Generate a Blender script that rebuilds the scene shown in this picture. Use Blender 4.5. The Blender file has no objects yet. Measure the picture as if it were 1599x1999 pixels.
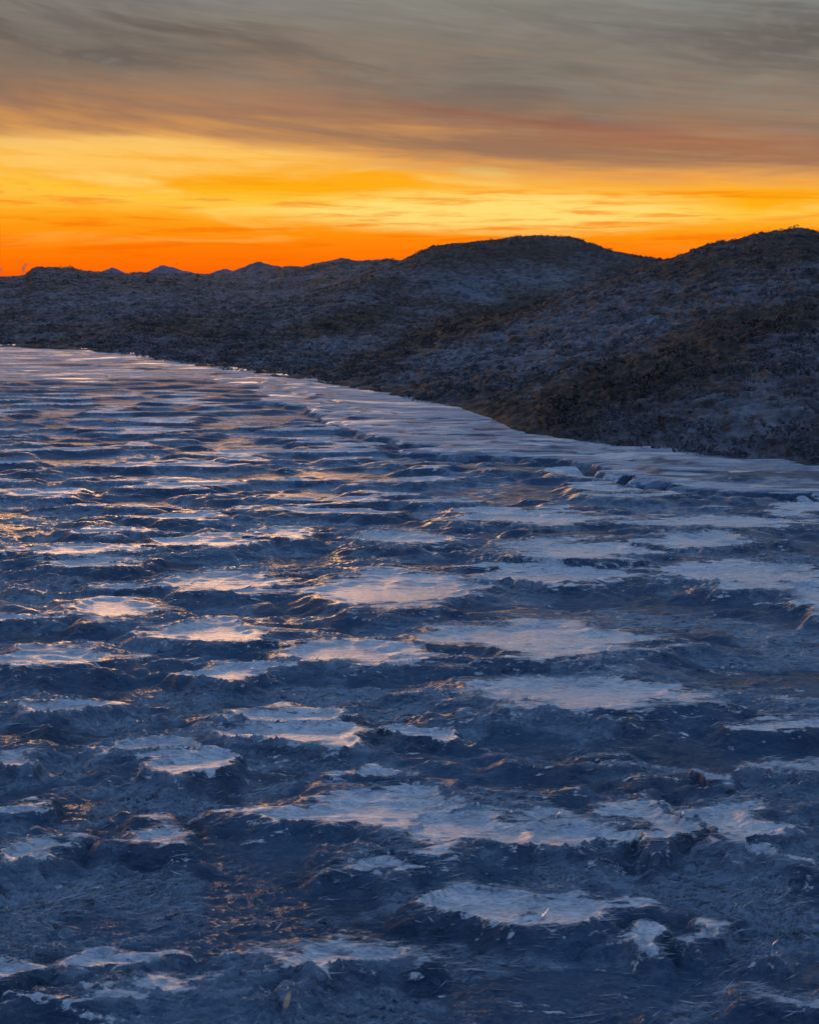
import bpy, math
import numpy as np

# ------------------------------------------------------------------ camera
SC = bpy.context.scene
COL = SC.collection
F = 1000.0 / math.tan(math.radians(20))       # focal length in photo pixels (photo 1599 x 1999)
HZ = 545.0                                    # photo row of eye level
P = math.atan((1000 - HZ) / F)                # camera looks down by this
H = 1.6                                       # eye height above the ice
CP, SP = math.cos(P), math.sin(P)
cam = bpy.data.cameras.new('camera')
co = bpy.data.objects.new('camera', cam)
COL.objects.link(co)
co.location = (0, 0, H)
co.rotation_euler = (math.pi / 2 - P, 0, 0)
cam.sensor_fit = 'VERTICAL'
cam.sensor_height = 30
cam.sensor_width = 24
cam.lens = 15 / math.tan(math.radians(20))
cam.clip_start = 0.05
cam.clip_end = 20000
cam.dof.use_dof = True
cam.dof.focus_distance = 6.5
cam.dof.aperture_fstop = 9.0
SC.camera = co
SC.render.resolution_x, SC.render.resolution_y = 820, 1024
SC.render.engine = 'CYCLES'
SC.view_settings.view_transform = 'Standard'
SC.view_settings.look = 'None'
SC.view_settings.exposure = 0
SC.view_settings.gamma = 1

# ------------------------------------------------------------------ node helper
class G:
    def __init__(s, tree):
        s.t = tree
        s.n = tree.nodes
        s.l = tree.links
    def node(s, typ, ins=None, **kw):
        n = s.n.new(typ)
        for k, v in kw.items():
            setattr(n, k, v)
        for k, v in (ins or {}).items():
            sock = n.inputs[k]
            if isinstance(v, bpy.types.NodeSocket):
                s.l.new(v, sock)
            else:
                sock.default_value = v
        return n
    def m(s, op, a, b=0.0, c=0.0, clamp=False):
        n = s.node('ShaderNodeMath', {0: a, 1: b, 2: c}, operation=op, use_clamp=clamp)
        return n.outputs[0]
    def mix(s, f, a, b, blend='MIX'):
        n = s.node('ShaderNodeMix', data_type='RGBA', blend_type=blend)
        for i, v in ((0, f), (6, a), (7, b)):
            if isinstance(v, bpy.types.NodeSocket):
                s.l.new(v, n.inputs[i])
            else:
                n.inputs[i].default_value = v if i == 0 else (*v[:3], 1)
        return n.outputs[2]
    def ss(s, x, a, b):
        n = s.node('ShaderNodeMapRange', {0: x, 1: a, 2: b, 3: 0.0, 4: 1.0}, interpolation_type='SMOOTHSTEP')
        return n.outputs[0]
    def noise(s, vec, scale, detail=4, rough=0.55, dist=0.0):
        n = s.node('ShaderNodeTexNoise', {'Vector': vec, 'Scale': scale, 'Detail': detail, 'Roughness': rough, 'Distortion': dist})
        return n.outputs[0]
    def mapping(s, vec, scale=(1, 1, 1), loc=(0, 0, 0), rot=(0, 0, 0)):
        n = s.node('ShaderNodeMapping', {'Vector': vec, 'Scale': scale, 'Location': loc, 'Rotation': rot})
        return n.outputs[0]

def lin(c):
    return tuple(((v / 255) / 12.92 if v <= 10 else (((v / 255) + .055) / 1.055) ** 2.4) for v in c)

# ------------------------------------------------------------------ world: dusk sky
GLOW_AZ, GLOW_EL = math.radians(-10), math.radians(8)
W = bpy.data.worlds.new('World')
SC.world = W
W.use_nodes = True
g = G(W.node_tree)
g.n.clear()
tc = g.node('ShaderNodeTexCoord').outputs['Generated']
sep = g.node('ShaderNodeSeparateXYZ', {0: tc})
dx, dy, dz = sep.outputs
hor = g.m('SQRT', g.m('ADD', g.m('MULTIPLY', dx, dx), g.m('MULTIPLY', dy, dy)))
el = g.m('DIVIDE', dz, g.m('MAXIMUM', hor, 0.001))            # tangent of elevation
elc = g.m('MINIMUM', el, 3.0)
tilt = g.m('MULTIPLY', g.m('ADD', g.m('MULTIPLY', dx, 0.048), g.m('MULTIPLY', g.m('MAXIMUM', dx, 0.0), 0.042)), g.ss(el, 0.02, 0.085))
# cloud coordinates: long streaks, slightly falling to the right
cv = g.node('ShaderNodeCombineXYZ', {0: dx, 1: dy, 2: g.m('ADD', elc, g.m('MULTIPLY', g.m('MULTIPLY', dx, 0.13), g.ss(el, 0.03, 0.16)))}).outputs[0]
big = g.noise(g.mapping(cv, (2.2, 2.2, 15), (3.1, 0.4, 1.7)), 1.0, 3, 0.5, 0.6)
mid = g.noise(g.mapping(cv, (6, 6, 60), (0.2, 5.0, 0.0)), 1.0, 5, 0.58, 0.5)
fine = g.noise(g.mapping(cv, (14, 14, 190), (1.0, 2.0, 0.0)), 1.0, 5, 0.6, 0.35)
fib = g.noise(g.mapping(cv, (30, 8, 330), (1.0, 2.0, 0.7), (0, 0.05, 0)), 1.0, 4, 0.6, 0.2)
warp = g.m('ADD', g.m('MULTIPLY', g.m('SUBTRACT', big, 0.5), 0.05), g.m('ADD', g.m('MULTIPLY', g.m('SUBTRACT', mid, 0.5), 0.045), g.m('MULTIPLY', g.m('SUBTRACT', fine, 0.5), 0.022)))
warp = g.m('MULTIPLY', warp, g.m('ADD', 0.26, g.m('MULTIPLY', g.ss(el, 0.02, 0.09), 0.74)))
ee = g.m('ADD', g.m('ADD', el, tilt), warp)
ramp = g.node('ShaderNodeValToRGB', {0: g.m('DIVIDE', ee, 0.22)})
cr = ramp.color_ramp
stops = [(545, (244, 92, 6)), (520, (255, 112, 4)), (495, (255, 124, 6)), (468, (255, 142, 12)), (450, (255, 154, 20)),
         (428, (255, 170, 36)), (412, (255, 192, 66)), (395, (255, 196, 56)), (376, (255, 174, 20)), (352, (255, 172, 26)), (334, (250, 174, 56)),
         (314, (236, 164, 80)), (292, (206, 147, 88)), (262, (172, 126, 92)), (220, (156, 124, 100)), (170, (145, 126, 110)),
         (110, (134, 124, 113)), (50, (134, 131, 124)), (-40, (131, 136, 135))]
e0 = cr.elements
e0[0].position = 0
e0[0].color = (*lin(stops[0][1]), 1)
e0[1].position = 1
e0[1].color = (*lin(stops[-1][1]), 1)
for y, c in stops[1:-1]:
    e = e0.new(((545 - y) / F) / 0.22)
    e.color = (*lin(c), 1)
sky = ramp.outputs[0]
# bright ribbons low over the hills and darker cloud bars
bright = g.m('MULTIPLY', g.ss(mid, 0.52, 0.72), g.m('MULTIPLY', g.ss(el, 0.012, 0.045), g.m('SUBTRACT', 1.0, g.ss(el, 0.075, 0.1))))
sky = g.mix(g.m('MULTIPLY', bright, 0.45), sky, lin((255, 226, 125)))
core = g.m('ADD', g.m('POWER', g.m('DIVIDE', g.m('SUBTRACT', dx, 0.06), 0.11), 2.0), g.m('POWER', g.m('DIVIDE', g.m('SUBTRACT', g.m('ADD', el, g.m('MULTIPLY', warp, 0.8)), 0.048), 0.013), 2.0))
core = g.m('MULTIPLY', g.m('SUBTRACT', 1.0, g.ss(core, 0.0, 2.6)), g.m('ADD', 0.45, g.ss(fine, 0.35, 0.65)), clamp=True)
sky = g.mix(g.m('MULTIPLY', core, 0.75), sky, lin((255, 228, 130)))
lft = g.m('ADD', g.m('POWER', g.m('DIVIDE', g.m('ADD', dx, 0.30), 0.20), 2.0), g.m('POWER', g.m('DIVIDE', g.m('SUBTRACT', g.m('ADD', el, g.m('MULTIPLY', warp, 0.5)), 0.083), 0.013), 2.0))
lft = g.m('MULTIPLY', g.m('SUBTRACT', 1.0, g.ss(lft, 0.0, 2.6)), g.m('ADD', 0.5, g.ss(fine, 0.35, 0.65)), clamp=True)
sky = g.mix(g.m('MULTIPLY', lft, 0.6), sky, lin((252, 208, 116)))
redbar = g.m('MULTIPLY', g.ss(g.m('SUBTRACT', 1.0, fine), 0.50, 0.66), g.m('SUBTRACT', 1.0, g.ss(el, 0.05, 0.075)))
sky = g.mix(g.m('MULTIPLY', redbar, 0.5), sky, lin((250, 104, 0)))
mot = g.noise(g.mapping(cv, (7, 7, 26), (4, 1, 2.2)), 1.0, 5, 0.6, 0.8)
cl = g.m('MULTIPLY', g.ss(g.m('ADD', g.m('MULTIPLY', big, 0.5), g.m('ADD', g.m('MULTIPLY', mid, 0.2), g.m('MULTIPLY', mot, 0.3))), 0.44, 0.62), g.ss(ee, 0.085, 0.125))
def zone(cx, ce, wx, we):
    q = g.m('ADD', g.m('POWER', g.m('DIVIDE', g.m('SUBTRACT', dx, cx), wx), 2.0), g.m('POWER', g.m('DIVIDE', g.m('SUBTRACT', g.m('ADD', g.m('ADD', el, g.m('MULTIPLY', warp, 0.9)), g.m('MULTIPLY', g.m('SUBTRACT', dx, cx), 0.14)), ce), we), 2.0))
    return g.m('SUBTRACT', 1.0, g.ss(q, 0.0, 2.2))
dark = g.m('MAXIMUM', g.m('MAXIMUM', zone(0.30, 0.148, 0.16, 0.022), zone(-0.24, 0.168, 0.20, 0.016)), g.m('MULTIPLY', zone(0.13, 0.172, 0.12, 0.012), 0.9))
cl = g.m('MAXIMUM', g.m('MULTIPLY', cl, 0.5), g.m('MULTIPLY', dark, g.m('ADD', 0.25, g.m('MULTIPLY', g.ss(mot, 0.35, 0.6), 0.5))))
sky = g.mix(cl, sky, lin((88, 80, 78)))
pale = zone(0.02, 0.196, 0.16, 0.018)
sky = g.mix(g.m('MULTIPLY', pale, 0.4), sky, lin((152, 150, 138)))
rb = g.m('DIVIDE', g.m('SUBTRACT', g.m('ADD', g.m('ADD', el, g.m('MULTIPLY', dx, 0.10)), g.m('MULTIPLY', warp, 0.5)), 0.113), 0.010)
rb = g.m('MULTIPLY', g.m('SUBTRACT', 1.0, g.ss(g.m('ABSOLUTE', rb), 0.2, 1.6)), g.m('MULTIPLY', g.ss(dx, -0.22, 0.05), g.ss(mid, 0.36, 0.6)))
sky = g.mix(g.m('MULTIPLY', rb, 0.42), sky, lin((168, 92, 66)))
streak = g.m('ADD', 0.78, g.m('MULTIPLY', g.m('ADD', g.m('MULTIPLY', fine, 0.6), g.m('MULTIPLY', fib, 0.4)), 0.44))
sc3 = g.node('ShaderNodeCombineXYZ', {0: streak, 1: streak, 2: streak}).outputs[0]
sky = g.mix(g.ss(ee, 0.03, 0.1), sky, g.mix(1.0, sky, sc3, 'MULTIPLY'))
sky = g.mix(g.m('MULTIPLY', g.m('MULTIPLY', g.ss(mot, 0.5, 0.68), g.ss(ee, 0.10, 0.15)), 0.3), sky, lin((158, 152, 138)))
# pale gap towards the top of the picture, slate veil beyond it, blue overhead and behind
nish = g.node('ShaderNodeTexSky', sky_type='NISHITA')
nish.sun_disc = False
nish.sun_elevation = GLOW_EL
nish.sun_rotation = GLOW_AZ
nish.altitude = 100
high = g.mix(g.ss(el, 0.19, 0.36), sky, (0.40, 0.44, 0.50))
high = g.mix(g.ss(el, 0.4, 0.9), high, (0.22, 0.30, 0.46))
high = g.mix(g.ss(el, 0.8, 2.0), high, (0.15, 0.26, 0.50))
# extra afterglow added to the unseen sky at left, for warm glints on ice
gl = g.m('MULTIPLY', g.ss(g.m('ADD', g.m('MULTIPLY', dx, -0.64), g.m('MULTIPLY', dy, 0.768)), 0.93, 0.985), g.m('SUBTRACT', 1.0, g.ss(el, 0.03, 0.30)))
high = g.mix(g.m('MULTIPLY', gl, 1.0), high, (3.0, 1.35, 0.42))
back = g.mix(g.ss(el, 0.0, 0.5), (0.10, 0.13, 0.25), (0.15, 0.26, 0.50))
full = g.mix(g.ss(dy, 0.45, -0.35), high, back)
nsc = g.mix(1.0, nish.outputs[0], (0.06, 0.06, 0.06), 'MULTIPLY')
full = g.mix(g.m('MULTIPLY', g.ss(el, 0.25, 0.8), 0.3), full, nsc, 'ADD')
full = g.mix(g.ss(el, 0.0, -0.01), full, (0.03, 0.035, 0.05))
bg = g.node('ShaderNodeBackground', {'Color': full, 'Strength': 1.0})
out = g.node('ShaderNodeOutputWorld', {0: bg.outputs[0]})

# added broad warm lamp above the hills, stands in for afterglow on the ice
sl = bpy.data.lights.new('afterglow_lamp', 'SUN')
sl.energy = 0.6
sl.color = (1.0, 0.5, 0.2)
sl.angle = math.radians(14)
so = bpy.data.objects.new('afterglow_lamp', sl)
COL.objects.link(so)
so.rotation_euler = (math.pi / 2 - GLOW_EL, 0, math.pi - GLOW_AZ)

# ------------------------------------------------------------------ maths
rng = np.random.default_rng(11)
PERM = rng.permutation(4096).astype(np.int64)
GA = rng.uniform(0, 2 * np.pi, 4096)
GX, GY = np.cos(GA).astype(np.float32), np.sin(GA).astype(np.float32)

def pn(x, y, seed=0):
    """gradient noise, about -1..1"""
    x = np.asarray(x, np.float64)
    y = np.asarray(y, np.float64)
    xi, yi = np.floor(x), np.floor(y)
    fx, fy = (x - xi).astype(np.float32), (y - yi).astype(np.float32)
    xi = xi.astype(np.int64)
    yi = yi.astype(np.int64)
    u = fx * fx * fx * (fx * (fx * 6 - 15) + 10)
    v = fy * fy * fy * (fy * (fy * 6 - 15) + 10)
    def gr(i, j, a, b):
        h = PERM[(PERM[(xi + i + seed * 131) & 4095] + yi + j + seed * 17) & 4095]
        return GX[h] * a + GY[h] * b
    n00, n10 = gr(0, 0, fx, fy), gr(1, 0, fx - 1, fy)
    n01, n11 = gr(0, 1, fx, fy - 1), gr(1, 1, fx - 1, fy - 1)
    a = n00 + u * (n10 - n00)
    b = n01 + u * (n11 - n01)
    return (a + v * (b - a)) * 1.5

def fbm(x, y, o=4, seed=0, gain=0.5):
    s, a, f = 0, 1.0, 1.0
    for k in range(o):
        s = s + a * pn(x * f, y * f, seed + k * 7)
        a *= gain
        f *= 2.03
    return s

LODY = [None]
def lfbm(X, Y, lx, ly, o=4, seed=0, gain=0.5, xo=0):
    # octaves finer than the sheet's own row spacing fade out
    dY = LODY[0]
    s, a, f = 0, 1.0, 1.0
    for k in range(o):
        s = s + a * sst(ly / f / dY, 1.8, 3.6) * pn(X / lx * f + xo, Y / ly * f, seed + k * 7)
        a *= gain
        f *= 2.03
    return s

def sst(x, a, b):
    t = np.clip((x - a) / (b - a), 0, 1)
    return t * t * (3 - 2 * t)

def z_at(Y, y):
    t = (1000 - y) / F
    return H + Y * (t * CP - SP) / (CP + t * SP)
def Y_ground(y):
    t = (np.asarray(y, float) - 1000) / F
    return H * (CP - t * SP) / (SP + t * CP)
def depth(Y, z=0.0):
    return Y * CP - (z - H) * SP
def X_at(x, Y, z=0.0):
    return (x - 800) / F * depth(Y, z)
def I(x, pts):
    pts = np.array(pts, float)
    return np.interp(x, pts[:, 0], pts[:, 1])

def grid_mesh(name, X, Y, Z, mat, attrs=None, smooth=True):
    nr, nc = X.shape
    me = bpy.data.meshes.new(name)
    nv = nr * nc
    me.vertices.add(nv)
    me.vertices.foreach_set('co', np.stack([X, Y, Z], -1).astype(np.float32).ravel())
    idx = np.arange(nv, dtype=np.int32).reshape(nr, nc)
    q = np.stack([idx[:-1, :-1], idx[:-1, 1:], idx[1:, 1:], idx[1:, :-1]], -1).reshape(-1, 4)
    nq = len(q)
    me.loops.add(nq * 4)
    me.loops.foreach_set('vertex_index', q.ravel())
    me.polygons.add(nq)
    me.polygons.foreach_set('loop_start', np.arange(0, nq * 4, 4, dtype=np.int32))
    me.polygons.foreach_set('use_smooth', np.full(nq, smooth))
    for k, v in (attrs or {}).items():
        a = me.attributes.new(k, 'FLOAT', 'POINT')
        a.data.foreach_set('value', v.astype(np.float32).ravel())
    me.materials.append(mat)
    me.update()
    o = bpy.data.objects.new(name, me)
    COL.objects.link(o)
    return o

def soup(name, V, T, mat, attrs=None, smooth=False):
    """mesh from vertex array and triangle array"""
    me = bpy.data.meshes.new(name)
    me.vertices.add(len(V))
    me.vertices.foreach_set('co', V.astype(np.float32).ravel())
    k = T.shape[1]
    me.loops.add(len(T) * k)
    me.loops.foreach_set('vertex_index', T.astype(np.int32).ravel())
    me.polygons.add(len(T))
    me.polygons.foreach_set('loop_start', np.arange(0, len(T) * k, k, dtype=np.int32))
    me.polygons.foreach_set('use_smooth', np.full(len(T), smooth))
    for kk, v in (attrs or {}).items():
        a = me.attributes.new(kk, 'FLOAT', 'POINT')
        a.data.foreach_set('value', v.astype(np.float32).ravel())
    me.materials.append(mat)
    me.update()
    me.validate()
    o = bpy.data.objects.new(name, me)
    COL.objects.link(o)
    return o

def material(name):
    m = bpy.data.materials.new(name)
    m.use_nodes = True
    gg = G(m.node_tree)
    gg.n.clear()
    b = gg.node('ShaderNodeBsdfPrincipled')
    gg.node('ShaderNodeOutputMaterial', {0: b.outputs[0]})
    return m, gg, b

# ------------------------------------------------------------------ materials
def ice_material():
    m, g, b = material('ice')
    oc = g.node('ShaderNodeTexCoord').outputs['Object']
    crust = g.node('ShaderNodeAttribute', attribute_name='crust').outputs['Fac']
    snow = g.node('ShaderNodeAttribute', attribute_name='snow').outputs['Fac']
    def ridged(scale, off, rot, dist, k):
        v = g.node('ShaderNodeTexNoise', {'Vector': g.mapping(oc, scale, off, (0, 0, rot)), 'Scale': 1.0, 'Detail': 6.0, 'Roughness': 0.6, 'Distortion': dist}).outputs[0]
        return g.m('SUBTRACT', 1.0, g.m('MULTIPLY', g.m('ABSOLUTE', g.m('SUBTRACT', v, 0.5)), k), clamp=True)
    fth = g.noise(g.mapping(oc, (13, 40, 24), (0, 0, 0), (0, 0, 0.10)), 1.0, 7, 0.7, 0.9)
    fine = g.noise(g.mapping(oc, (55, 170, 90), (0, 0, 0), (0, 0, 0.1)), 1.0, 4, 0.65, 0.5)
    pit = g.noise(g.mapping(oc, (30, 75, 40)), 1.0, 4, 0.65, 0.6)
    r1 = ridged((12, 44, 20), (2, 1, 0), 0.5, 0.8, 8.0)
    r2 = ridged((20, 62, 30), (7, 1, 0), -0.5, 0.8, 7.0)
    r3 = ridged((34, 60, 40), (7, 3, 0), 1.0, 0.8, 6.0)
    patch = g.noise(oc, 1.7, 4, 0.6)
    # shattered facets
    wv = g.node('ShaderNodeVectorMath', {0: oc, 1: g.node('ShaderNodeVectorMath', {0: g.node('ShaderNodeTexNoise', {'Vector': oc, 'Scale': 9.0, 'Detail': 3.0}).outputs[1], 'Scale': 0.10}, operation='SCALE').outputs[0]}, operation='ADD').outputs[0]
    va = g.node('ShaderNodeTexVoronoi', {'Vector': g.mapping(wv, (11, 34, 22), (0, 0, 0), (0, 0, 0.25)), 'Scale': 1.0})
    vb = g.node('ShaderNodeTexVoronoi', {'Vector': g.mapping(wv, (26, 70, 40), (4, 0, 0), (0, 0, -0.45)), 'Scale': 1.0})
    ca = g.node('ShaderNodeSeparateXYZ', {0: va.outputs['Color']}).outputs[0]
    cb = g.node('ShaderNodeSeparateXYZ', {0: vb.outputs['Color']}).outputs[0]
    cell = g.m('POWER', g.m('MULTIPLY', ca, cb), 1.4)
    facet = g.m('ADD', g.m('MULTIPLY', va.outputs[0], 0.9), g.m('MULTIPLY', vb.outputs[0], 0.45))
    fil = g.m('MAXIMUM', g.m('MULTIPLY', r1, 0.8), g.m('MAXIMUM', r2, g.m('MULTIPLY', r3, 0.6)))
    clump = g.node('ShaderNodeAttribute', attribute_name='clump').outputs['Fac']
    fil = g.m('MULTIPLY', fil, g.m('ADD', 0.12, g.m('MULTIPLY', clump, 0.8)))
    clear = g.mix(g.ss(patch, 0.62, 0.36), (0.034, 0.082, 0.150), (0.010, 0.036, 0.080))
    clear = g.mix(g.m('MULTIPLY', fil, 1.0), clear, (0.38, 0.49, 0.60))
    clear = g.mix(g.m('MULTIPLY', cell, g.m('ADD', 0.2, g.m('MULTIPLY', clump, 1.3))), clear, (0.36, 0.46, 0.56))
    cm = g.m('ADD', crust, g.m('ADD', g.m('MULTIPLY', g.m('SUBTRACT', fth, 0.5), 1.9), g.m('MULTIPLY', g.m('SUBTRACT', pit, 0.5), 1.3)))
    crm = g.ss(cm, 0.42, 0.62)
    tone = g.m('ADD', g.m('MULTIPLY', fth, 0.5), g.m('MULTIPLY', fine, 0.5))
    ccol = g.mix(g.ss(tone, 0.38, 0.62), (0.33, 0.41, 0.50), (0.84, 0.85, 0.84))
    ccol = g.mix(g.ss(pit, 0.42, 0.30), ccol, (0.08, 0.12, 0.19))
    col = g.mix(crm, clear, ccol)
    sn = g.ss(g.m('ADD', snow, g.m('MULTIPLY', g.m('SUBTRACT', fth, 0.5), 0.9)), 0.35, 0.6)
    str_ = g.noise(g.mapping(oc, (1.6, 9, 5), (0, 0, 0), (0, 0, 0.08)), 1.0, 9, 0.72, 0.5)
    scol = g.mix(g.ss(g.m('ADD', g.m('MULTIPLY', str_, 0.7), g.m('MULTIPLY', fine, 0.3)), 0.38, 0.62), (0.08, 0.14, 0.24), (0.60, 0.64, 0.67))
    scol = g.mix(g.m('MULTIPLY', g.ss(g.noise(g.mapping(oc, (0.7, 2.6, 1), (5, 2, 0), (0, 0, 0.1)), 1.0, 4, 0.55, 0.6), 0.54, 0.62), 0.7), scol, (0.80, 0.81, 0.80))
    col = g.mix(sn, col, scol)
    g.l.new(col, b.inputs['Base Color'])
    rr = g.mix(crm, (0.20,) * 3, (0.33,) * 3)
    tong = g.ss(g.noise(g.mapping(oc, (0.7, 2.6, 1), (5, 2, 0), (0, 0, 0.1)), 1.0, 4, 0.55, 0.6), 0.54, 0.62)
    rr = g.mix(sn, rr, g.mix(tong, (0.68,) * 3, (0.34,) * 3))
    g.l.new(rr, b.inputs['Roughness'])
    mt = g.node('ShaderNodeAttribute', attribute_name='matte').outputs['Fac']
    rr2 = g.mix(g.m('MULTIPLY', mt, g.m('SUBTRACT', 1.0, sn)), rr, (0.58,) * 3)
    g.l.new(rr2, b.inputs['Roughness'])
    b.inputs['IOR'].default_value = 1.33
    g.l.new(g.mix(g.m('MAXIMUM', sn, g.m('MULTIPLY', mt, 0.55)), g.mix(crm, (0.28,) * 3, (1.0,) * 3), (0.25,) * 3), b.inputs['Specular IOR Level'])
    hgt = g.m('ADD', g.m('ADD', g.m('MULTIPLY', fth, 0.6), g.m('MULTIPLY', fine, 0.30)), g.m('ADD', g.m('ADD', g.m('MULTIPLY', facet, g.m('MULTIPLY', g.m('SUBTRACT', 1.0, crm), 0.5)), g.m('MULTIPLY', fil, 0.30)), g.m('MULTIPLY', pit, 0.35)))
    bmp = g.node('ShaderNodeBump', {'Strength': 0.8, 'Distance': 0.016, 'Height': hgt})
    # every splinter of the shattered ice faces its own way
    tl1 = g.node('ShaderNodeVectorMath', {0: va.outputs['Color'], 1: (0.5, 0.5, 0.5)}, operation='SUBTRACT').outputs[0]
    tl2 = g.node('ShaderNodeVectorMath', {0: vb.outputs['Color'], 1: (0.5, 0.5, 0.5)}, operation='SUBTRACT').outputs[0]
    tsum = g.node('ShaderNodeVectorMath', {0: tl1, 1: tl2}, operation='ADD').outputs[0]
    amt = g.m('MULTIPLY', g.m('SUBTRACT', 1.0, g.m('MAXIMUM', crm, sn)), g.m('ADD', 0.25, g.m('MULTIPLY', clump, 0.75)))
    tv = g.node('ShaderNodeVectorMath', {0: tsum, 'Scale': amt}, operation='SCALE').outputs[0]
    nn = g.node('ShaderNodeVectorMath', {0: g.node('ShaderNodeNewGeometry').outputs['Normal'], 1: tv}, operation='ADD').outputs[0]
    nn = g.node('ShaderNodeVectorMath', {0: nn}, operation='NORMALIZE').outputs[0]
    g.l.new(nn, bmp.inputs['Normal'])
    g.l.new(bmp.outputs[0], b.inputs['Normal'])
    return m

def tundra_material():
    m, g, b = material('frosted_tundra')
    oc = g.node('ShaderNodeTexCoord').outputs['Object']
    frost = g.node('ShaderNodeAttribute', attribute_name='frost').outputs['Fac']
    nz = g.node('ShaderNodeSeparateXYZ', {0: g.node('ShaderNodeNewGeometry').outputs['Normal']}).outputs[2]
    n1 = g.noise(oc, 2.5, 5, 0.6)
    n2 = g.noise(g.mapping(oc, (1, 0.6, 2)), 3.0, 9, 0.78)
    n3 = g.noise(oc, 0.35, 4, 0.6)
    n4 = g.noise(g.mapping(oc, (0.5, 0.35, 1)), 1.0, 9, 0.8)
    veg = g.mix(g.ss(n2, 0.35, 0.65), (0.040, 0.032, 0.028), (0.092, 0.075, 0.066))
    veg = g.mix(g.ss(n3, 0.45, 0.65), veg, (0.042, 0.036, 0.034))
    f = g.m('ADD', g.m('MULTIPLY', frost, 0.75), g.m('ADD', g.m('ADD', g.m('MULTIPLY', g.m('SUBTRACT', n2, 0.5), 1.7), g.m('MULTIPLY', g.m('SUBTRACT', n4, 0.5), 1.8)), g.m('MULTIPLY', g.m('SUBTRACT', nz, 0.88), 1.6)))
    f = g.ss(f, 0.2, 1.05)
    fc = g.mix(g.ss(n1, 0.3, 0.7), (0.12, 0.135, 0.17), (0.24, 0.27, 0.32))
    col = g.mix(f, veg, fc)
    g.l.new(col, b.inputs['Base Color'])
    b.inputs['Roughness'].default_value = 0.85
    b.inputs['Specular IOR Level'].default_value = 0.15
    bmp = g.node('ShaderNodeBump', {'Strength': 0.7, 'Distance': 0.05, 'Height': g.m('ADD', n2, g.noise(oc, 40, 3, 0.6))})
    g.l.new(bmp.outputs[0], b.inputs['Normal'])
    return m

def rock_material(name, a, c, sc=0.02):
    m, g, b = material(name)
    oc = g.node('ShaderNodeTexCoord').outputs['Object']
    n = g.noise(g.mapping(oc, (sc, sc, sc * 3)), 1.0, 6, 0.6)
    g.l.new(g.mix(g.ss(n, 0.35, 0.65), a, c), b.inputs['Base Color'])
    b.inputs['Roughness'].default_value = 0.9
    return m

M_ICE = ice_material()
M_TUN = tundra_material()

# ------------------------------------------------------------------ frozen lake
SHORE = [(-1500, 640), (-400, 662), (0, 677), (150, 683), (250, 693), (400, 716), (520, 731), (630, 748), (720, 762), (800, 779), (900, 797),
         (950, 812), (1000, 838), (1100, 857), (1200, 872), (1400, 892), (1599, 911), (2000, 930), (3200, 975)]
EDGE = [(-1500, 690), (0, 748), (200, 750), (300, 744), (500, 768), (600, 803), (700, 846), (800, 868), (900, 880), (1100, 902),
        (1300, 938), (1400, 948), (1599, 956), (2000, 985), (3200, 1040)]
PLATES = [(100,325,1172,1212),(280,560,1212,1258),(530,830,1248,1300),(830,1290,1212,1285),(890,1400,1315,1392),(570,930,1540,1640),(700,1120,1570,1665),
 (1040,1185,1600,1655),(1180,1340,1560,1655),(1350,1560,1560,1650),(920,1190,1740,1810),(410,650,1380,1415),(470,750,1405,1455),(230,345,1440,1475),(250,440,1470,1508),
 (360,490,1300,1332),(-40,270,1360,1400),(-60,210,1265,1308),(-40,70,1195,1215),(310,560,1115,1158),(600,940,1115,1185),(70,260,1088,1112),(-20,290,1062,1085),
 (300,500,1042,1070),(500,640,1028,1052),(680,900,1040,1065),(900,1280,1105,1140),(980,1290,1050,1100),(1280,1640,1095,1150),(1520,1680,1130,1195),(1260,1480,1040,1070),
 (240,420,1600,1655),(-30,150,1635,1700),(-40,80,1565,1582),(470,750,1820,1905),(160,420,1850,1910),(-40,150,1850,1915),(1200,1330,1815,1855),(1395,1500,1805,1845),
 (1380,1680,1930,1990),(600,860,1662,1715),(1520,1640,1655,1690),(-40,100,1932,1952),(780,900,1423,1441),(1510,1640,1488,1512),(890,1200,1000,1025),(1200,1620,1008,1030),
 (140,300,1030,1045),(300,430,1000,1018),(640,760,1500,1528),(1330,1420,1503,1525),(1400,1640,1398,1425),(-40,100,1468,1490)]

# tops that are only broken frost rather than a closed crust
FAINT = {(600, 1662): 0.75, (160, 1850): 0.45, (-40, 1850): 0.35, (1380, 1930): 0.6, (-40, 1932): 0.5, (1200, 1815): 0.25, (1395, 1805): 0.25, (-40, 1360): 0.25,
         (1400, 1398): 0.3, (470, 1820): 0.25, (-30, 1635): 0.35, (640, 1500): 0.3, (1510, 1488): 0.2, (240, 1600): 0.15}
nx_in = np.linspace(-30, 1630, 1150)
lx = -30 - np.cumsum(np.geomspace(2, 60, 70))
rx = 1630 + np.cumsum(np.geomspace(2, 60, 70))
xc = np.concatenate([lx[::-1], nx_in, rx])
NR = 1560
ROW = np.concatenate([np.linspace(2300, 1120, 800, endpoint=False), np.linspace(1120, 640, 760)])
vrow = np.linspace(0, 1, NR)
shore_y = I(xc, SHORE) - 4
yy = 2300 + (shore_y[None, :] - 2300) * ((2300 - ROW) / 1660)[:, None]
Yg = Y_ground(yy)
XX = np.broadcast_to(xc[None, :], yy.shape)
Xg = X_at(XX, Yg)

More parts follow.
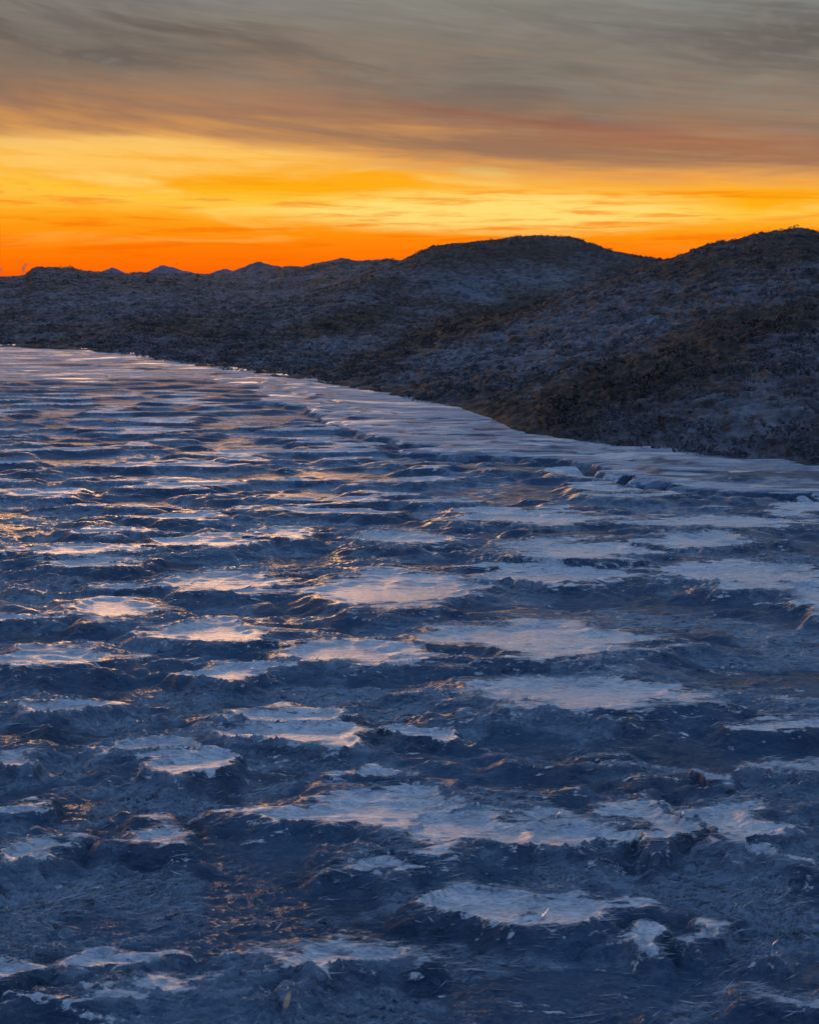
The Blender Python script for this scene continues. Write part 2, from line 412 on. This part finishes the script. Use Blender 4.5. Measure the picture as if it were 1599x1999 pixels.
def ice_fields(X, Y):
    """height, crust mask and snow mask of the lake surface at world points"""
    d = depth(Y)
    px = 800 + F * X / d
    py = 1000 - F * ((0 - H) * CP + Y * SP) / d
    near = 1 - sst(Y, 7, 15)
    LODY[0] = np.maximum(Y, 1.0) ** 2 / (H * F) * np.where(Y < 7.2, 1.4, 0.62)
    wx = X + 0.10 * lfbm(X, Y, 0.6, 0.5, 3, 1)
    wy = Y + 0.10 * lfbm(X, Y, 0.6, 0.5, 3, 2)
    wa = lfbm(wx + wy * 0.7, wy, 0.14, 0.026, 4, 3, 0.62)
    wb = lfbm(X, Y, 0.40, 0.15, 4, 9, 0.55)
    Fp = np.full(X.shape, -3.0, np.float32)
    dwx = 0.16 * lfbm(X, Y, 0.45, 0.3, 3, 13, 0.6)
    dwy = 0.07 * lfbm(X, Y, 0.35, 0.25, 3, 17, 0.6)
    tl = np.zeros(X.shape, np.float32)
    for ip, (x0, x1, y0, y1) in enumerate(PLATES):
        Y1, Y0 = float(Y_ground(y0)), float(Y_ground(y1))
        yc = (Y0 + Y1) / 2
        xa, xb = float(X_at(x0, yc)), float(X_at(x1, yc))
        u = (X + dwx - (xa + xb) / 2) / ((xb - xa) / 2)
        w = (Y + dwy - yc) / ((Y1 - Y0) / 2 * 1.22)
        r = np.maximum(np.abs(w) ** 1.3 + np.abs(u) ** 1.6 * 0.95, 0) ** 0.75
        fnew = (1.03 - r) * 1.1 - FAINT.get((x0, y0), 0.0)
        hd = (Y1 - Y0) / 2
        slope = 0.36 * H / yc * (0.75 + 0.5 * ((ip * 37) % 10) / 10)
        tq = slope * np.clip(yc + 0.35 * hd - Y, 0, 1.3 * hd) - slope * 0.5 * hd
        tl = np.where(fnew > Fp, tq, tl)
        Fp = np.maximum(Fp, fnew)
    Fr = (lfbm(X, Y, 1.15, 0.50, 4, 21, 0.5) - 0.32 - 0.06 * sst(Y, 8, 14)) * 2.0
    inside = sst(py, 985, 1030) * (1 - sst(px, 1600, 1750)) * sst(px, -150, 0)
    Fr2 = Fr - inside * 1.0
    Fc = np.maximum(Fp, Fr2)
    Fh = Fc + wb * 0.34
    Fe = Fh + wa * 0.30
    # ice bank along the shore
    s = I(px, EDGE) - py + lfbm(X, Y, 2.0, 0.8, 4, 33, 0.55) * 13 + lfbm(X, Y, 5.0, 1.8, 2, 35) * 11
    s = s + 5 * lfbm(X + Y * 0.4, Y, 0.5, 0.16, 4, 37, 0.65)
    s2 = s - 24 + lfbm(X, Y, 2.6, 1.0, 4, 41) * 24
    s3 = s - 44 + lfbm(X, Y, 3.6, 1.0, 4, 45) * 26
    snow = sst(s, -2, 3)
    # scalloped hollows between the tops
    sc = lfbm(X, Y, 0.55, 0.32, 4, 51, 0.55)
    rg = 1 - np.abs(lfbm(wx, wy, 0.20, 0.10, 4, 61, 0.6))
    rg2 = 1 - np.abs(lfbm(wx + wy * 1.2, wy, 0.07, 0.032, 3, 71, 0.65))
    fine_ok = sst(0.032 / LODY[0], 1.8, 3.6)
    med_ok = sst(0.10 / LODY[0], 1.8, 3.6)
    top = sst(Fh, -1.1, 0.10)
    z = -0.056 + 0.060 * top + 0.010 * sc * (1 - 0.8 * sst(Fh, -0.1, 0.2))
    clump = sst(lfbm(X, Y, 0.75, 0.42, 4, 55, 0.6), -0.12, 0.30) * (1 - 0.75 * np.exp(-((Fh + 0.42) / 0.30) ** 2))
    rough = (1 - 0.93 * sst(Fe, -0.15, 0.08)) * (1 - 0.92 * snow) * (0.30 + 0.9 * clump)
    z = z + rough * (med_ok * 0.015 * (np.clip(rg, -1, 1) * np.abs(rg) - 0.4) + fine_ok * 0.019 * (np.clip(rg2, -1, 1) * np.abs(rg2) - 0.4))
    z = z + (1 - rough) * (0.0045 * lfbm(X, Y, 0.12, 0.035, 3, 81, 0.6) + 0.006 * lfbm(X, Y, 0.5, 0.2, 2, 83))
    z = z * (1 - 0.40 * sst(Y, 11, 22))
    # raised lips: each top is dished, its near rim leans away from the viewer
    z = z - 0.016 * sst(Fh, 0.02, 0.55) + tl * sst(Fh, -0.5, 0.05) * (Fp > Fr2)
    bank = 0.034 * sst(s, -3, 7) + 0.022 * sst(s2, -5, 7) + 0.018 * sst(s3, -5, 7) + 0.009 * lfbm(X, Y, 1.8, 0.5, 4, 91) + 0.005 * lfbm(X, Y, 0.45, 0.2, 4, 92, 0.65)
    bank = bank - 0.014 * sst(s, 6, 26) - 0.014 * sst(s2, 6, 26) - 0.012 * sst(s3, 6, 26)
    zs = -0.03 + bank
    z = z * (1 - snow) + zs * snow
    undercut_shade = sst(s, -15, -7) * (1 - snow)  # undercut shade along the bank edge, painted by thinning crust and crystals
    z = z - (0.02 + 0.06 * sst(px + 120 * lfbm(X, Y, 1.5, 0.8, 2, 99), 700, 1100)) * sst(s, -17, -9) * (1 - snow) * sst(py, 700, 900)
    clump = clump * (1 - undercut_shade)
    crust = (0.68 * sst(Fe, -0.10, 0.22) + 0.32 * sst(Fe, -0.85, -0.10) + 0.12 * sst(Fe, 0.2, 0.5)) * (1 - undercut_shade)
    film = sst(lfbm(X, Y, 0.30, 0.09, 4, 95, 0.65), 0.2, 0.9) * 0.42
    crust = np.maximum(crust, film * (1 - sst(Y, 14, 30) * 0.5) * (1 - undercut_shade))
    # shade on the steep little scarps of the bank, put into the colour
    scarp_shade = np.exp(-((s2 + 1) / 5.0) ** 2) + np.exp(-((s3 + 1) / 5.0) ** 2)
    snow_c = np.clip(snow - 0.75 * scarp_shade * sst(s, 4, 12), 0, 1) * sst(s, 1, 5)
    ice_fields.Fe = Fe
    ice_fields.clump = clump
    return z, crust, snow_c

Z, CR, SN = ice_fields(Xg, Yg)
lake = grid_mesh('frozen_lake', Xg, Yg, Z, M_ICE, {'crust': CR, 'snow': SN, 'clump': ice_fields.clump, 'matte': sst(Yg, 8.5, 17)})
lake['kind'] = 'structure'

# ------------------------------------------------------------------ hills
A_Y = [(-1500, 662), (0, 674), (150, 679), (300, 690), (450, 712), (560, 726), (630, 735), (700, 716), (800, 682), (900, 648), (1000, 614), (1100, 580), (1200, 546), (1300, 512), (1340, 499),
       (1400, 478), (1440, 472), (1500, 460), (1535, 455), (1560, 449), (1580, 452), (1599, 457), (1750, 440), (2100, 400), (3200, 380)]
A_D = [(-1500, 60), (0, 38), (300, 31), (630, 24), (700, 26), (900, 33), (1100, 42), (1300, 52), (1600, 60), (3200, 60)]
B_Y = [(-1500, 640), (0, 640), (200, 640), (300, 636), (400, 620), (500, 600), (600, 577), (700, 545), (750, 524), (780, 513), (810, 501), (838, 489), (846, 486), (900, 480), (950, 475), (1000, 469),
       (1040, 465), (1090, 465), (1120, 468), (1160, 480), (1200, 494), (1250, 502), (1295, 509), (1330, 515), (1600, 530), (3200, 540)]
B_D = [(-1500, 90), (0, 48), (300, 46), (500, 60), (780, 95), (1050, 110), (1300, 115), (3200, 140)]
C_Y = [(-1500, 530), (-200, 538), (0, 542), (30, 541), (46, 539), (54, 534), (62, 527), (72, 524), (110, 525), (140, 526), (155, 530), (190, 532), (240, 536), (300, 536), (400, 536), (470, 533), (540, 526), (556, 521),
       (576, 520), (592, 522), (620, 515), (645, 510), (665, 505), (684, 509), (700, 511), (735, 509), (760, 506), (772, 509), (790, 513), (900, 520), (3200, 535)]
C_D = [(-1500, 260), (0, 220), (600, 200), (3200, 260)]
nxh = np.linspace(-30, 1630, 1150)
xh = np.concatenate([lx[::-1], nxh, rx])
shoreY = Y_ground(I(xh, SHORE))
aD, bD, cD = I(xh, A_D), I(xh, B_D), I(xh, C_D)
aD = np.maximum(aD, shoreY * 1.08)
bD = np.maximum(bD, aD * 1.25)
def smooth(a, k=9):
    ker = np.hanning(k + 2)[1:-1]
    ker /= ker.sum()
    return np.convolve(np.pad(a, k // 2, mode='edge'), ker, 'valid')
aZ = z_at(aD, I(xh, A_Y))
bZ = z_at(bD, I(xh, B_Y))
cZ = z_at(cD, I(xh, C_Y))
d1 = aD + (bD - aD) * 0.35
d2 = bD + (cD - bD) * 0.4
d1Z = np.maximum(z_at(d1, I(xh, A_Y) + 5), 0.1)
wj = sst(xh, 560, 800)
d1Z = (aZ + (bZ - aZ) * 0.3) * (1 - wj) + d1Z * wj
d2Z = z_at(d2, np.minimum(I(xh, B_Y) + 3, 640))
wleft = sst(xh, 300, 560)
d2Z = (bZ + (cZ - bZ) * 0.55) * (1 - wleft) + d2Z * wleft
fD = cD * 1.6
fZ = np.minimum(cZ - 0.4, z_at(fD, 548))
gD = np.full_like(xh, 6000.0)
gZ = np.full_like(xh, 0.6)
s0 = shoreY * 0.985
s0Z = np.full_like(xh, -0.05)
for _a in (aD, bD, aZ, bZ, d1, d1Z, d2, d2Z):
    _a[:] = smooth(_a, 15)
knD = np.stack([s0, shoreY, shoreY + (aD - shoreY) * .3, aD, d1, bD, d2, cD, fD, gD])
toe = 0.05 + (aZ - 0.05) * 0.42
knZ = np.stack([s0Z, np.full_like(xh, 0.02), toe, aZ, d1Z, bZ, d2Z, cZ, fZ, gZ])
lk = np.log(knD)
# monotone cubic style interpolation in log distance, crests kept at their knots
NH = 1150
vt = np.linspace(0, 1, NH)
tt = np.empty((NH, len(xh)))
Lmax = np.log(cD * 1.25)
split = int(NH * 0.96)
a0 = lk[0]
tt[:split] = a0 + (Lmax - a0) * np.linspace(0, 1, split)[:, None] ** 0.9
tt[split:] = Lmax + (lk[-1] - Lmax) * np.linspace(0, 1, NH - split + 1)[1:, None]
Zb = np.empty_like(tt)
K = len(knD)
dl = np.diff(lk, axis=0)
dz_ = np.diff(knZ, axis=0)
sl_ = dz_ / dl
tan = np.zeros_like(knZ)
for k in range(1, K - 1):
    same = sl_[k - 1] * sl_[k] > 0
    tan[k] = np.where(same, 2 * sl_[k - 1] * sl_[k] / (sl_[k - 1] + sl_[k] + 1e-12), 0)
tan[0], tan[-1] = sl_[0], sl_[-1]
# keep the hill surfaces climbing up to the crest instead of rounding off too early
for k in range(K - 1):
    sel = (tt >= lk[k]) & ((tt <= lk[k + 1]) if k == K - 2 else (tt < lk[k + 1]))
    t = (tt - lk[k]) / dl[k]
    h00 = 2 * t ** 3 - 3 * t ** 2 + 1
    h10 = t ** 3 - 2 * t ** 2 + t
    h01 = -2 * t ** 3 + 3 * t ** 2
    h11 = t ** 3 - t ** 2
    val = h00 * knZ[k] + h10 * dl[k] * tan[k] + h01 * knZ[k + 1] + h11 * dl[k] * tan[k + 1]
    Zb = np.where(sel, val, Zb)
Yh = np.exp(tt)
XXh = np.broadcast_to(xh[None, :], Yh.shape)
Xh = X_at(XXh, Yh, Zb)

def hill_detail(X, Y):
    """relief of tussocks, cushions and gullies: returns offset and lump height 0..1"""
    wx = X + 0.4 * pn(X / 1.7, Y / 1.7, 5)
    wy = Y + 0.4 * pn(X / 1.7, Y / 1.7, 6)
    lump = 0
    for i, lam in enumerate((0.09, 0.17, 0.33, 0.65, 1.3, 2.6)):
        pxs = lam * F / Y
        wgt = sst(pxs, 3, 9) * (1 - 0.75 * sst(pxs, 40, 130))
        lump = lump + wgt * lam * (0.40, 0.36, 0.28, 0.18, 0.10, 0.07)[i] * (np.abs(pn(wx / lam, wy / (lam * 1.3), 101 + i * 5)) - 0.3)
    big = fbm(X / 6, Y / 9, 4, 141, 0.5)
    off = lump + 0.10 * big
    return off, lump
off, lump = hill_detail(Xh, Yh)
foot = sst(Yh / shoreY[None, :], 1.0, 1.10)
toe_l = sst(Yh / shoreY[None, :], 0.985, 1.0)
Zh = Zb + off * (0.55 + 0.45 * foot) * toe_l
pxh = XXh
pyh = 1000 - F * ((Zb - H) * CP + Yh * SP) / depth(Yh, Zb)
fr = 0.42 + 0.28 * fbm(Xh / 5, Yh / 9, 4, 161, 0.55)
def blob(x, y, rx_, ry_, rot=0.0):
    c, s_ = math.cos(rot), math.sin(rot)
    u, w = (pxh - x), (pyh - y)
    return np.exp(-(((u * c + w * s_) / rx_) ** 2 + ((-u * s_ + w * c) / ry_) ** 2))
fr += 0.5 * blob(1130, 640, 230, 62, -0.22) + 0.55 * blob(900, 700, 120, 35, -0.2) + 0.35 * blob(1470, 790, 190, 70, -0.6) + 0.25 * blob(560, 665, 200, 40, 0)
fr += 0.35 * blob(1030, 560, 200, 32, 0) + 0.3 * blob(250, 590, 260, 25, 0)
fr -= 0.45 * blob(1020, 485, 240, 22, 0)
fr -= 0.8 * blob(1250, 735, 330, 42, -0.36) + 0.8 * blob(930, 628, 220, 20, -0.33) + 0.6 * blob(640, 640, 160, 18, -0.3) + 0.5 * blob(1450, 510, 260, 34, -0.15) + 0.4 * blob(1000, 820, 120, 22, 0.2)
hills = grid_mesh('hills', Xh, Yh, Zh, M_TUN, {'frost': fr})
hills['kind'] = 'structure'

# low ground that carries lake and hills out to the sides and behind the viewer
gm = rock_material('dark_ground', (0.05, 0.045, 0.04), (0.09, 0.09, 0.1), 0.2)
V = np.array([(-9000, -9000, -0.6), (9000, -9000, -0.6), (9000, 9000, -0.6), (-9000, 9000, -0.6)], float)
ground = soup('ground', V, np.array([[0, 1, 2, 3]]), gm)
ground['kind'] = 'structure'

# ------------------------------------------------------------------ mountains on the skyline
def mountain(D, prof, depth_m, mat, seed):
    prof = np.array(prof, float)
    n, r = 260, 60
    xs = np.linspace(prof[0, 0], prof[-1, 0], n)
    crest = z_at(D, np.interp(xs, prof[:, 0], prof[:, 1]))
    base = z_at(D, 552)
    v = np.linspace(-1, 1, r)
    Xm = np.broadcast_to(X_at(xs, D)[None], (r, n)).copy()
    Ym = D + v[:, None] * depth_m + 0 * Xm
    fall = (1 - np.abs(v)) ** 1.15
    hgt = crest - base
    nse = fbm(Xm / (depth_m * .25), Ym / (depth_m * .25), 4, seed, 0.55)
    Zm = base + hgt[None] * fall[:, None] * (1 + 0.35 * nse * (np.abs(v[:, None]) * (1 - np.abs(v[:, None])) * 4))
    Zm += hgt[None] * 0.04 * fbm(Xm / (depth_m * .05), Ym / (depth_m * .05), 3, seed + 3)
    # ends close down to the base
    o = grid_mesh('mountain', Xm, Ym, Zm, mat, smooth=True)
    o['kind'] = 'structure'
    return o
M_FAR = rock_material('hazed_rock', (0.13, 0.11, 0.17), (0.19, 0.165, 0.24), 0.01)  # bluish lift of distance haze mixed into the rock colour
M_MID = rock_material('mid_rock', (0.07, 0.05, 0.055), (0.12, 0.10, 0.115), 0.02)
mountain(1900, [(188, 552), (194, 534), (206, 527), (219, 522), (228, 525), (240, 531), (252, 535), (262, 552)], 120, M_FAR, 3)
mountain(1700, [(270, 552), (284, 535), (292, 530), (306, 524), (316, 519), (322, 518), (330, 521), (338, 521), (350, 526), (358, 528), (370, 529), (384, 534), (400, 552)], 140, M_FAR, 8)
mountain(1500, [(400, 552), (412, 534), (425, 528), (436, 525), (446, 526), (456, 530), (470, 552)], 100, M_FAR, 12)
mountain(700, [(428, 552), (448, 532), (466, 526), (484, 520), (500, 512), (509, 511), (520, 514), (530, 517), (545, 519), (556, 524), (575, 552)], 90, M_MID, 16)
mountain(760, [(235, 552), (252, 535), (265, 532), (278, 531), (290, 533), (300, 552)], 60, M_MID, 18)

# ------------------------------------------------------------------ loose ice needles in the hollows
def ice_shards():
    m, g, b = material('needle_ice')
    g.l.new(g.mix(g.node('ShaderNodeAttribute', attribute_name='tone').outputs['Fac'], (0.04, 0.09, 0.17), (0.70, 0.76, 0.82)), b.inputs['Base Color'])
    b.inputs['Roughness'].default_value = 0.12
    b.inputs['IOR'].default_value = 1.31
    b.inputs['Transmission Weight'].default_value = 0.5
    N = 420000
    px = rng.uniform(-60, 1660, N)
    py = 950 + (2060 - 950) * rng.random(N) ** 0.8
    Y = Y_ground(py)
    X = X_at(px, Y)
    dens = fbm(X / 0.5, Y / 0.35, 3, 201)
    keep = dens + rng.normal(0, 0.35, N) > -0.05
    X, Y = X[keep], Y[keep]
    z, cr, sn = ice_fields(X, Y)
    Fe = ice_fields.Fe
    edge = np.abs(Fe + 0.05) < 0.16
    leafX, leafY = LEAF
    k2 = (sn < 0.1) & ((X - leafX) ** 2 + (Y - leafY) ** 2 > 0.12 ** 2) & (edge | ((Fe < 0) & (rng.random(len(X)) < 0.02 + 0.9 * ice_fields.clump ** 1.3)) | (rng.random(len(X)) < 0.03))
    X, Y, z, edge = X[k2], Y[k2], z[k2], edge[k2]
    n = len(X)
    # needles gather in fans sharing a direction
    fan = fbm(X / 0.25, Y / 0.25, 2, 211) * 1.0
    ang = fan + rng.normal(0, 0.35, n)
    ang = np.where(edge, rng.normal(0.12, 0.32, n), ang)
    tilt = np.where(edge, rng.normal(0.0, 0.08, n), np.abs(rng.normal(0.0, 0.20, n)) + 0.02)
    L = (0.008 + 0.080 * rng.random(n) ** 2.6) * (0.6 + 0.9 * rng.random(n) ** 3) * np.clip(Y / 5, 0.8, 1.8)
    wd = L * rng.uniform(0.008, 0.034, n) * (1 + 1.0 * (rng.random(n) < 0.10))
    d = np.stack([np.cos(ang) * np.cos(tilt), np.sin(ang) * np.cos(tilt), np.sin(tilt)], -1)
    sd = np.stack([-np.sin(ang), np.cos(ang), 0 * ang], -1)
    up = np.cross(d, sd)
    up *= np.sign(up[:, 2:3])
    c = np.stack([X, Y, z + 0.002], -1)
    a = c - d * (L / 2)[:, None]
    e = c + d * (L / 2)[:, None]
    p1 = c + sd * wd[:, None]
    p2 = c - sd * wd[:, None]
    p3 = c + up * (wd * 0.5)[:, None]
    p4 = c - up * (wd * 0.5)[:, None]
    V = np.stack([a, e, p1, p2, p3, p4], 1).reshape(-1, 3)
    T = []
    base = (np.arange(n) * 6)[:, None]
    for tri in ((0, 3, 4), (0, 4, 2), (0, 2, 5), (0, 5, 3), (1, 4, 3), (1, 2, 4), (1, 5, 2), (1, 3, 5)):
        T.append(base + np.array(tri)[None])
    T = np.stack(T, 1).reshape(-1, 3)
    tone = np.repeat(np.clip(rng.normal(0.62, 0.38, n) + 0.25 * edge, 0, 1), 6)
    o = soup('ice_needles', V, T, m, {'tone': tone})
    o['kind'] = 'stuff'
    o['label'] = 'loose clear ice needles and splinters lying in the hollows of the frozen lake'
    o['category'] = 'ice needles'
# ------------------------------------------------------------------ dwarf shrubs on the slopes
def shrubs():
    m, g, b = material('dwarf_shrub')
    fa = g.node('ShaderNodeAttribute', attribute_name='tone').outputs['Fac']
    g.l.new(g.mix(fa, (0.034, 0.026, 0.020), (0.16, 0.18, 0.22)), b.inputs['Base Color'])
    b.inputs['Roughness'].default_value = 0.8
    b.inputs['Specular IOR Level'].default_value = 0.2
    nr, nc = Zh.shape
    # candidates on the hill mesh itself, so that every sprig stands on it
    N = 12000
    r = (rng.random(N) ** 1.15 * split * 0.86).astype(int)
    c = rng.integers(70, 70 + 1150, N)
    r = np.maximum(r, 4)
    dens = fbm(Xh[r, c] / 1.5, Yh[r, c] / 2.5, 3, 301)
    k = (dens + rng.normal(0, 0.3, N) > 0.0)
    r, c = r[k], c[k]
    n = len(r)
    P0 = np.stack([Xh[r, c], Yh[r, c], Zh[r, c]], -1)
    size = rng.uniform(0.03, 0.10, n) * (1 + 0.012 * P0[:, 1])
    frs = np.clip(fr[r, c], 0, 1)
    LF = 26
    th = rng.uniform(0, 2 * np.pi, (n, LF))
    cz = rng.uniform(0, 1, (n, LF))
    rad = np.sqrt(np.clip(1 - cz * cz, 0, 1)) * rng.uniform(0.5, 1.0, (n, LF))
    q = np.stack([np.cos(th) * rad * 1.2, np.sin(th) * rad * 1.2, cz * 0.75], -1) * size[:, None, None] + P0[:, None]
    ls = size[:, None, None] * rng.uniform(0.14, 0.3, (n, LF, 1))
    d1_ = rng.normal(size=(n, LF, 3))
    d1_ /= np.linalg.norm(d1_, axis=-1, keepdims=True)
    d2_ = np.cross(d1_, rng.normal(size=(n, LF, 3)))
    d2_ /= np.linalg.norm(d2_, axis=-1, keepdims=True)
    V = np.stack([q - d1_ * ls, q + d2_ * ls * 0.5, q + d1_ * ls, q - d2_ * ls * 0.5], 2).reshape(-1, 3)
    Tq = np.arange(n * LF * 4).reshape(-1, 4)
    tone = np.clip(frs[:, None] * 0.55 + 0.25 * cz + rng.normal(0, 0.12, (n, LF)), 0, 1)
    tone = np.repeat(tone.ravel(), 4)
    o = soup('dwarf_shrubs', V, Tq, m, {'tone': tone})
    o['kind'] = 'stuff'
    o['label'] = 'frosted brown dwarf shrubs and heather covering the hillsides above the lake'
    o['category'] = 'shrubs'
shrubs()

# ------------------------------------------------------------------ a leaf frozen onto the ice
LEAF = [0.0, 0.0]
def leaf():
    m, g, b = material('dry_leaf')
    oc = g.node('ShaderNodeTexCoord').outputs['Object']
    n = g.noise(oc, 90, 4, 0.6)
    g.l.new(g.mix(g.ss(n, 0.3, 0.7), (0.50, 0.36, 0.20), (0.74, 0.56, 0.34)), b.inputs['Base Color'])
    b.inputs['Roughness'].default_value = 0.55
    # first point of the ice surface met by the sight line
    Ys = np.linspace(1.9, 3.3, 1400)[:, None]
    t = (1000 - 1966) / F
    zr = H + Ys * (t * CP - SP) / (CP + t * SP)
    Xs = X_at(562, Ys, zr)
    zf, _, _ = ice_fields(Xs, Ys)
    hit = int(np.argmax((zr - zf)[:, 0] < 0.004))
    X, Y, zz = float(Xs[hit, 0]), float(Ys[hit, 0]), float(zf[hit, 0])
    LEAF[:] = [X, Y]
    e = bpy.data.objects.new('leaf', None)
    COL.objects.link(e)
    e.location = (X, Y - 0.012, zz + 0.020)
    e.rotation_euler = (math.radians(58), 0, math.radians(-12))
    e['label'] = 'small dry yellow leaf standing on the dark ice near the bottom of the photo'
    e['category'] = 'leaf'
    n_, w_ = 24, 9
    t = np.linspace(0, 1, n_)
    half = 0.0066 * np.sin(np.pi * t ** 0.8) ** 0.8 * (1 + 0.09 * np.sin(t * 38)) + 0.0002
    u = np.linspace(-1, 1, w_)
    Xl = u[None] * half[:, None] + 0.006 * (t[:, None] - 0.4)
    Yl = (t[:, None] * 0.040 - 0.014) + 0 * Xl
    Zl = 0.0035 * np.abs(u[None]) + 0.004 * np.sin(t[:, None] * 3.0) + 0 * Xl
    o = grid_mesh('blade', Xl, Yl, Zl, m)
    o.parent = e
    sm = o.modifiers.new('thickness', 'SOLIDIFY')
    sm.thickness = 0.0006
    # stalk
    k = 8
    tt_ = np.linspace(0, 1, k)
    ringn = 6
    V, Q = [], []
    for i, s in enumerate(tt_):
        for j in range(ringn):
            a = j / ringn * 2 * math.pi
            V.append((0.0006 * math.cos(a) - 0.0024 - 0.002 * s, -0.014 - 0.010 * s, 0.0006 * math.sin(a) - 0.002 * s * s))
    for i in range(k - 1):
        for j in range(ringn):
            Q.append((i * ringn + j, i * ringn + (j + 1) % ringn, (i + 1) * ringn + (j + 1) % ringn, (i + 1) * ringn + j))
    st = soup('stalk', np.array(V), np.array(Q), m, smooth=True)
    st.parent = e
leaf()
ice_shards()

# ------------------------------------------------------------------ smoke rising behind the skyline at the left
def plume(x, y0, y1, wpx, D, lab, lean, dens, seed):
    m = bpy.data.materials.new('thin_smoke')
    m.use_nodes = True
    g = G(m.node_tree)
    g.n.clear()
    oc = g.node('ShaderNodeTexCoord').outputs['Object']
    n = g.noise(oc, 1.3, 4, 0.6, 0.5)
    vol = g.node('ShaderNodeVolumePrincipled', {'Color': (0.55, 0.5, 0.62, 1), 'Density': g.m('MULTIPLY', g.ss(n, 0.32, 0.62), dens), 'Anisotropy': 0.0})
    g.node('ShaderNodeOutputMaterial', {1: vol.outputs[0]})
    za, zb = z_at(D, y0), z_at(D, y1)
    X0 = float(X_at(x, D))
    mp = D / F
    k, rn = 22, 14
    V, Q = [], []
    for i in range(k):
        s = i / (k - 1)
        rr = wpx * mp * (0.22 + 0.78 * math.sin(min(s * 1.25, 1.0) * math.pi / 2)) * (0.5 if i in (0, k - 1) else 1.0) / 2
        if i in (0, k - 1):
            rr *= 0.1
        cx_ = X0 + lean * mp * s + mp * 1.2 * math.sin(s * 7 + seed)
        for j in range(rn):
            a = j / rn * 2 * math.pi
            q = rr * (1 + 0.28 * math.sin(3 * a + s * 9 + seed) + 0.15 * math.sin(5 * a - s * 17))
            V.append((cx_ + q * math.cos(a), D + q * math.sin(a), za + (zb - za) * s))
    for i in range(k - 1):
        for j in range(rn):
            Q.append((i * rn + j, i * rn + (j + 1) % rn, (i + 1) * rn + (j + 1) % rn, (i + 1) * rn + j))
    V = np.array(V)
    org = np.array([X0, D, za])
    o = soup('smoke_plume', V - org, np.array(Q), m, smooth=True)
    o.location = org
    o['label'] = lab
    o['category'] = 'smoke plume'
plume(43, 540, 513, 9, 420, 'thin grey smoke wisp leaning right beside the flat-topped rise', 8, 0.75, 1.0)
plume(0, 543, 520, 6, 420, 'fainter smoke wisp cut by the left edge of the photo', 2, 0.75, 2.4)

# ------------------------------------------------------------------ birds
def bird(x, y, D, span, yaw, bank, lab):
    m, g, b = material('dark_feathers')
    oc = g.node('ShaderNodeTexCoord').outputs['Object']
    n = g.noise(oc, 14, 3, 0.6)
    g.l.new(g.mix(n, (0.03, 0.025, 0.022), (0.08, 0.06, 0.05)), b.inputs['Base Color'])
    e = bpy.data.objects.new('bird', None)
    COL.objects.link(e)
    e.location = (float(X_at(x, D)), D, float(z_at(D, y)))
    e.rotation_euler = (0, bank, yaw)
    e['label'] = lab
    e['category'] = 'bird'
    e['group'] = 'birds over the distant peaks'
    # body with head and tail: lofted rings along y
    st = [(-0.50, 0.01, 0.0), (-0.42, 0.07, 0.0), (-0.25, 0.05, 0.0), (-0.1, 0.085, 0.0), (0.08, 0.10, 0.0), (0.22, 0.075, 0.01), (0.30, 0.05, 0.03), (0.38, 0.055, 0.045), (0.44, 0.03, 0.04), (0.52, 0.004, 0.03)]
    V, Q, rn = [], [], 10
    for (yy_, r_, zz) in st:
        fl = 0.25 if yy_ < -0.3 else 0.85
        for j in range(rn):
            a = j / rn * 2 * math.pi
            V.append((r_ * math.cos(a), yy_, zz + r_ * fl * math.sin(a)))
    for i in range(len(st) - 1):
        for j in range(rn):
            Q.append((i * rn + j, i * rn + (j + 1) % rn, (i + 1) * rn + (j + 1) % rn, (i + 1) * rn + j))
    soup('body', np.array(V) * span, np.array(Q), m, smooth=True).parent = e
    for sgn in (-1, 1):
        t = np.linspace(0, 1, 14)
        chord = 0.20 * (1 - t ** 2.2 * 0.8)
        lead = 0.12 + 0.05 * np.sin(t * 3) - 0.16 * t ** 2
        u = np.linspace(0, 1, 5)
        Xw = sgn * (0.06 + 0.72 * t)[:, None] + 0 * u[None]
        Yw = lead[:, None] - chord[:, None] * u[None]
        Zw = (0.03 + 0.30 * t ** 1.3)[:, None] + 0 * Xw
        o = grid_mesh('wing', Xw * span, Yw * span, Zw * span, m)
        o.parent = e
        sm = o.modifiers.new('thickness', 'SOLIDIFY')
        sm.thickness = 0.012 * span
bird(340, 508, 300, 0.36, 0.4, 0.3, 'small distant bird, upper of the two specks above the double-humped peak')
bird(345, 516, 260, 0.42, -0.7, -0.4, 'small distant bird, lower of the two specks above the double-humped peak')
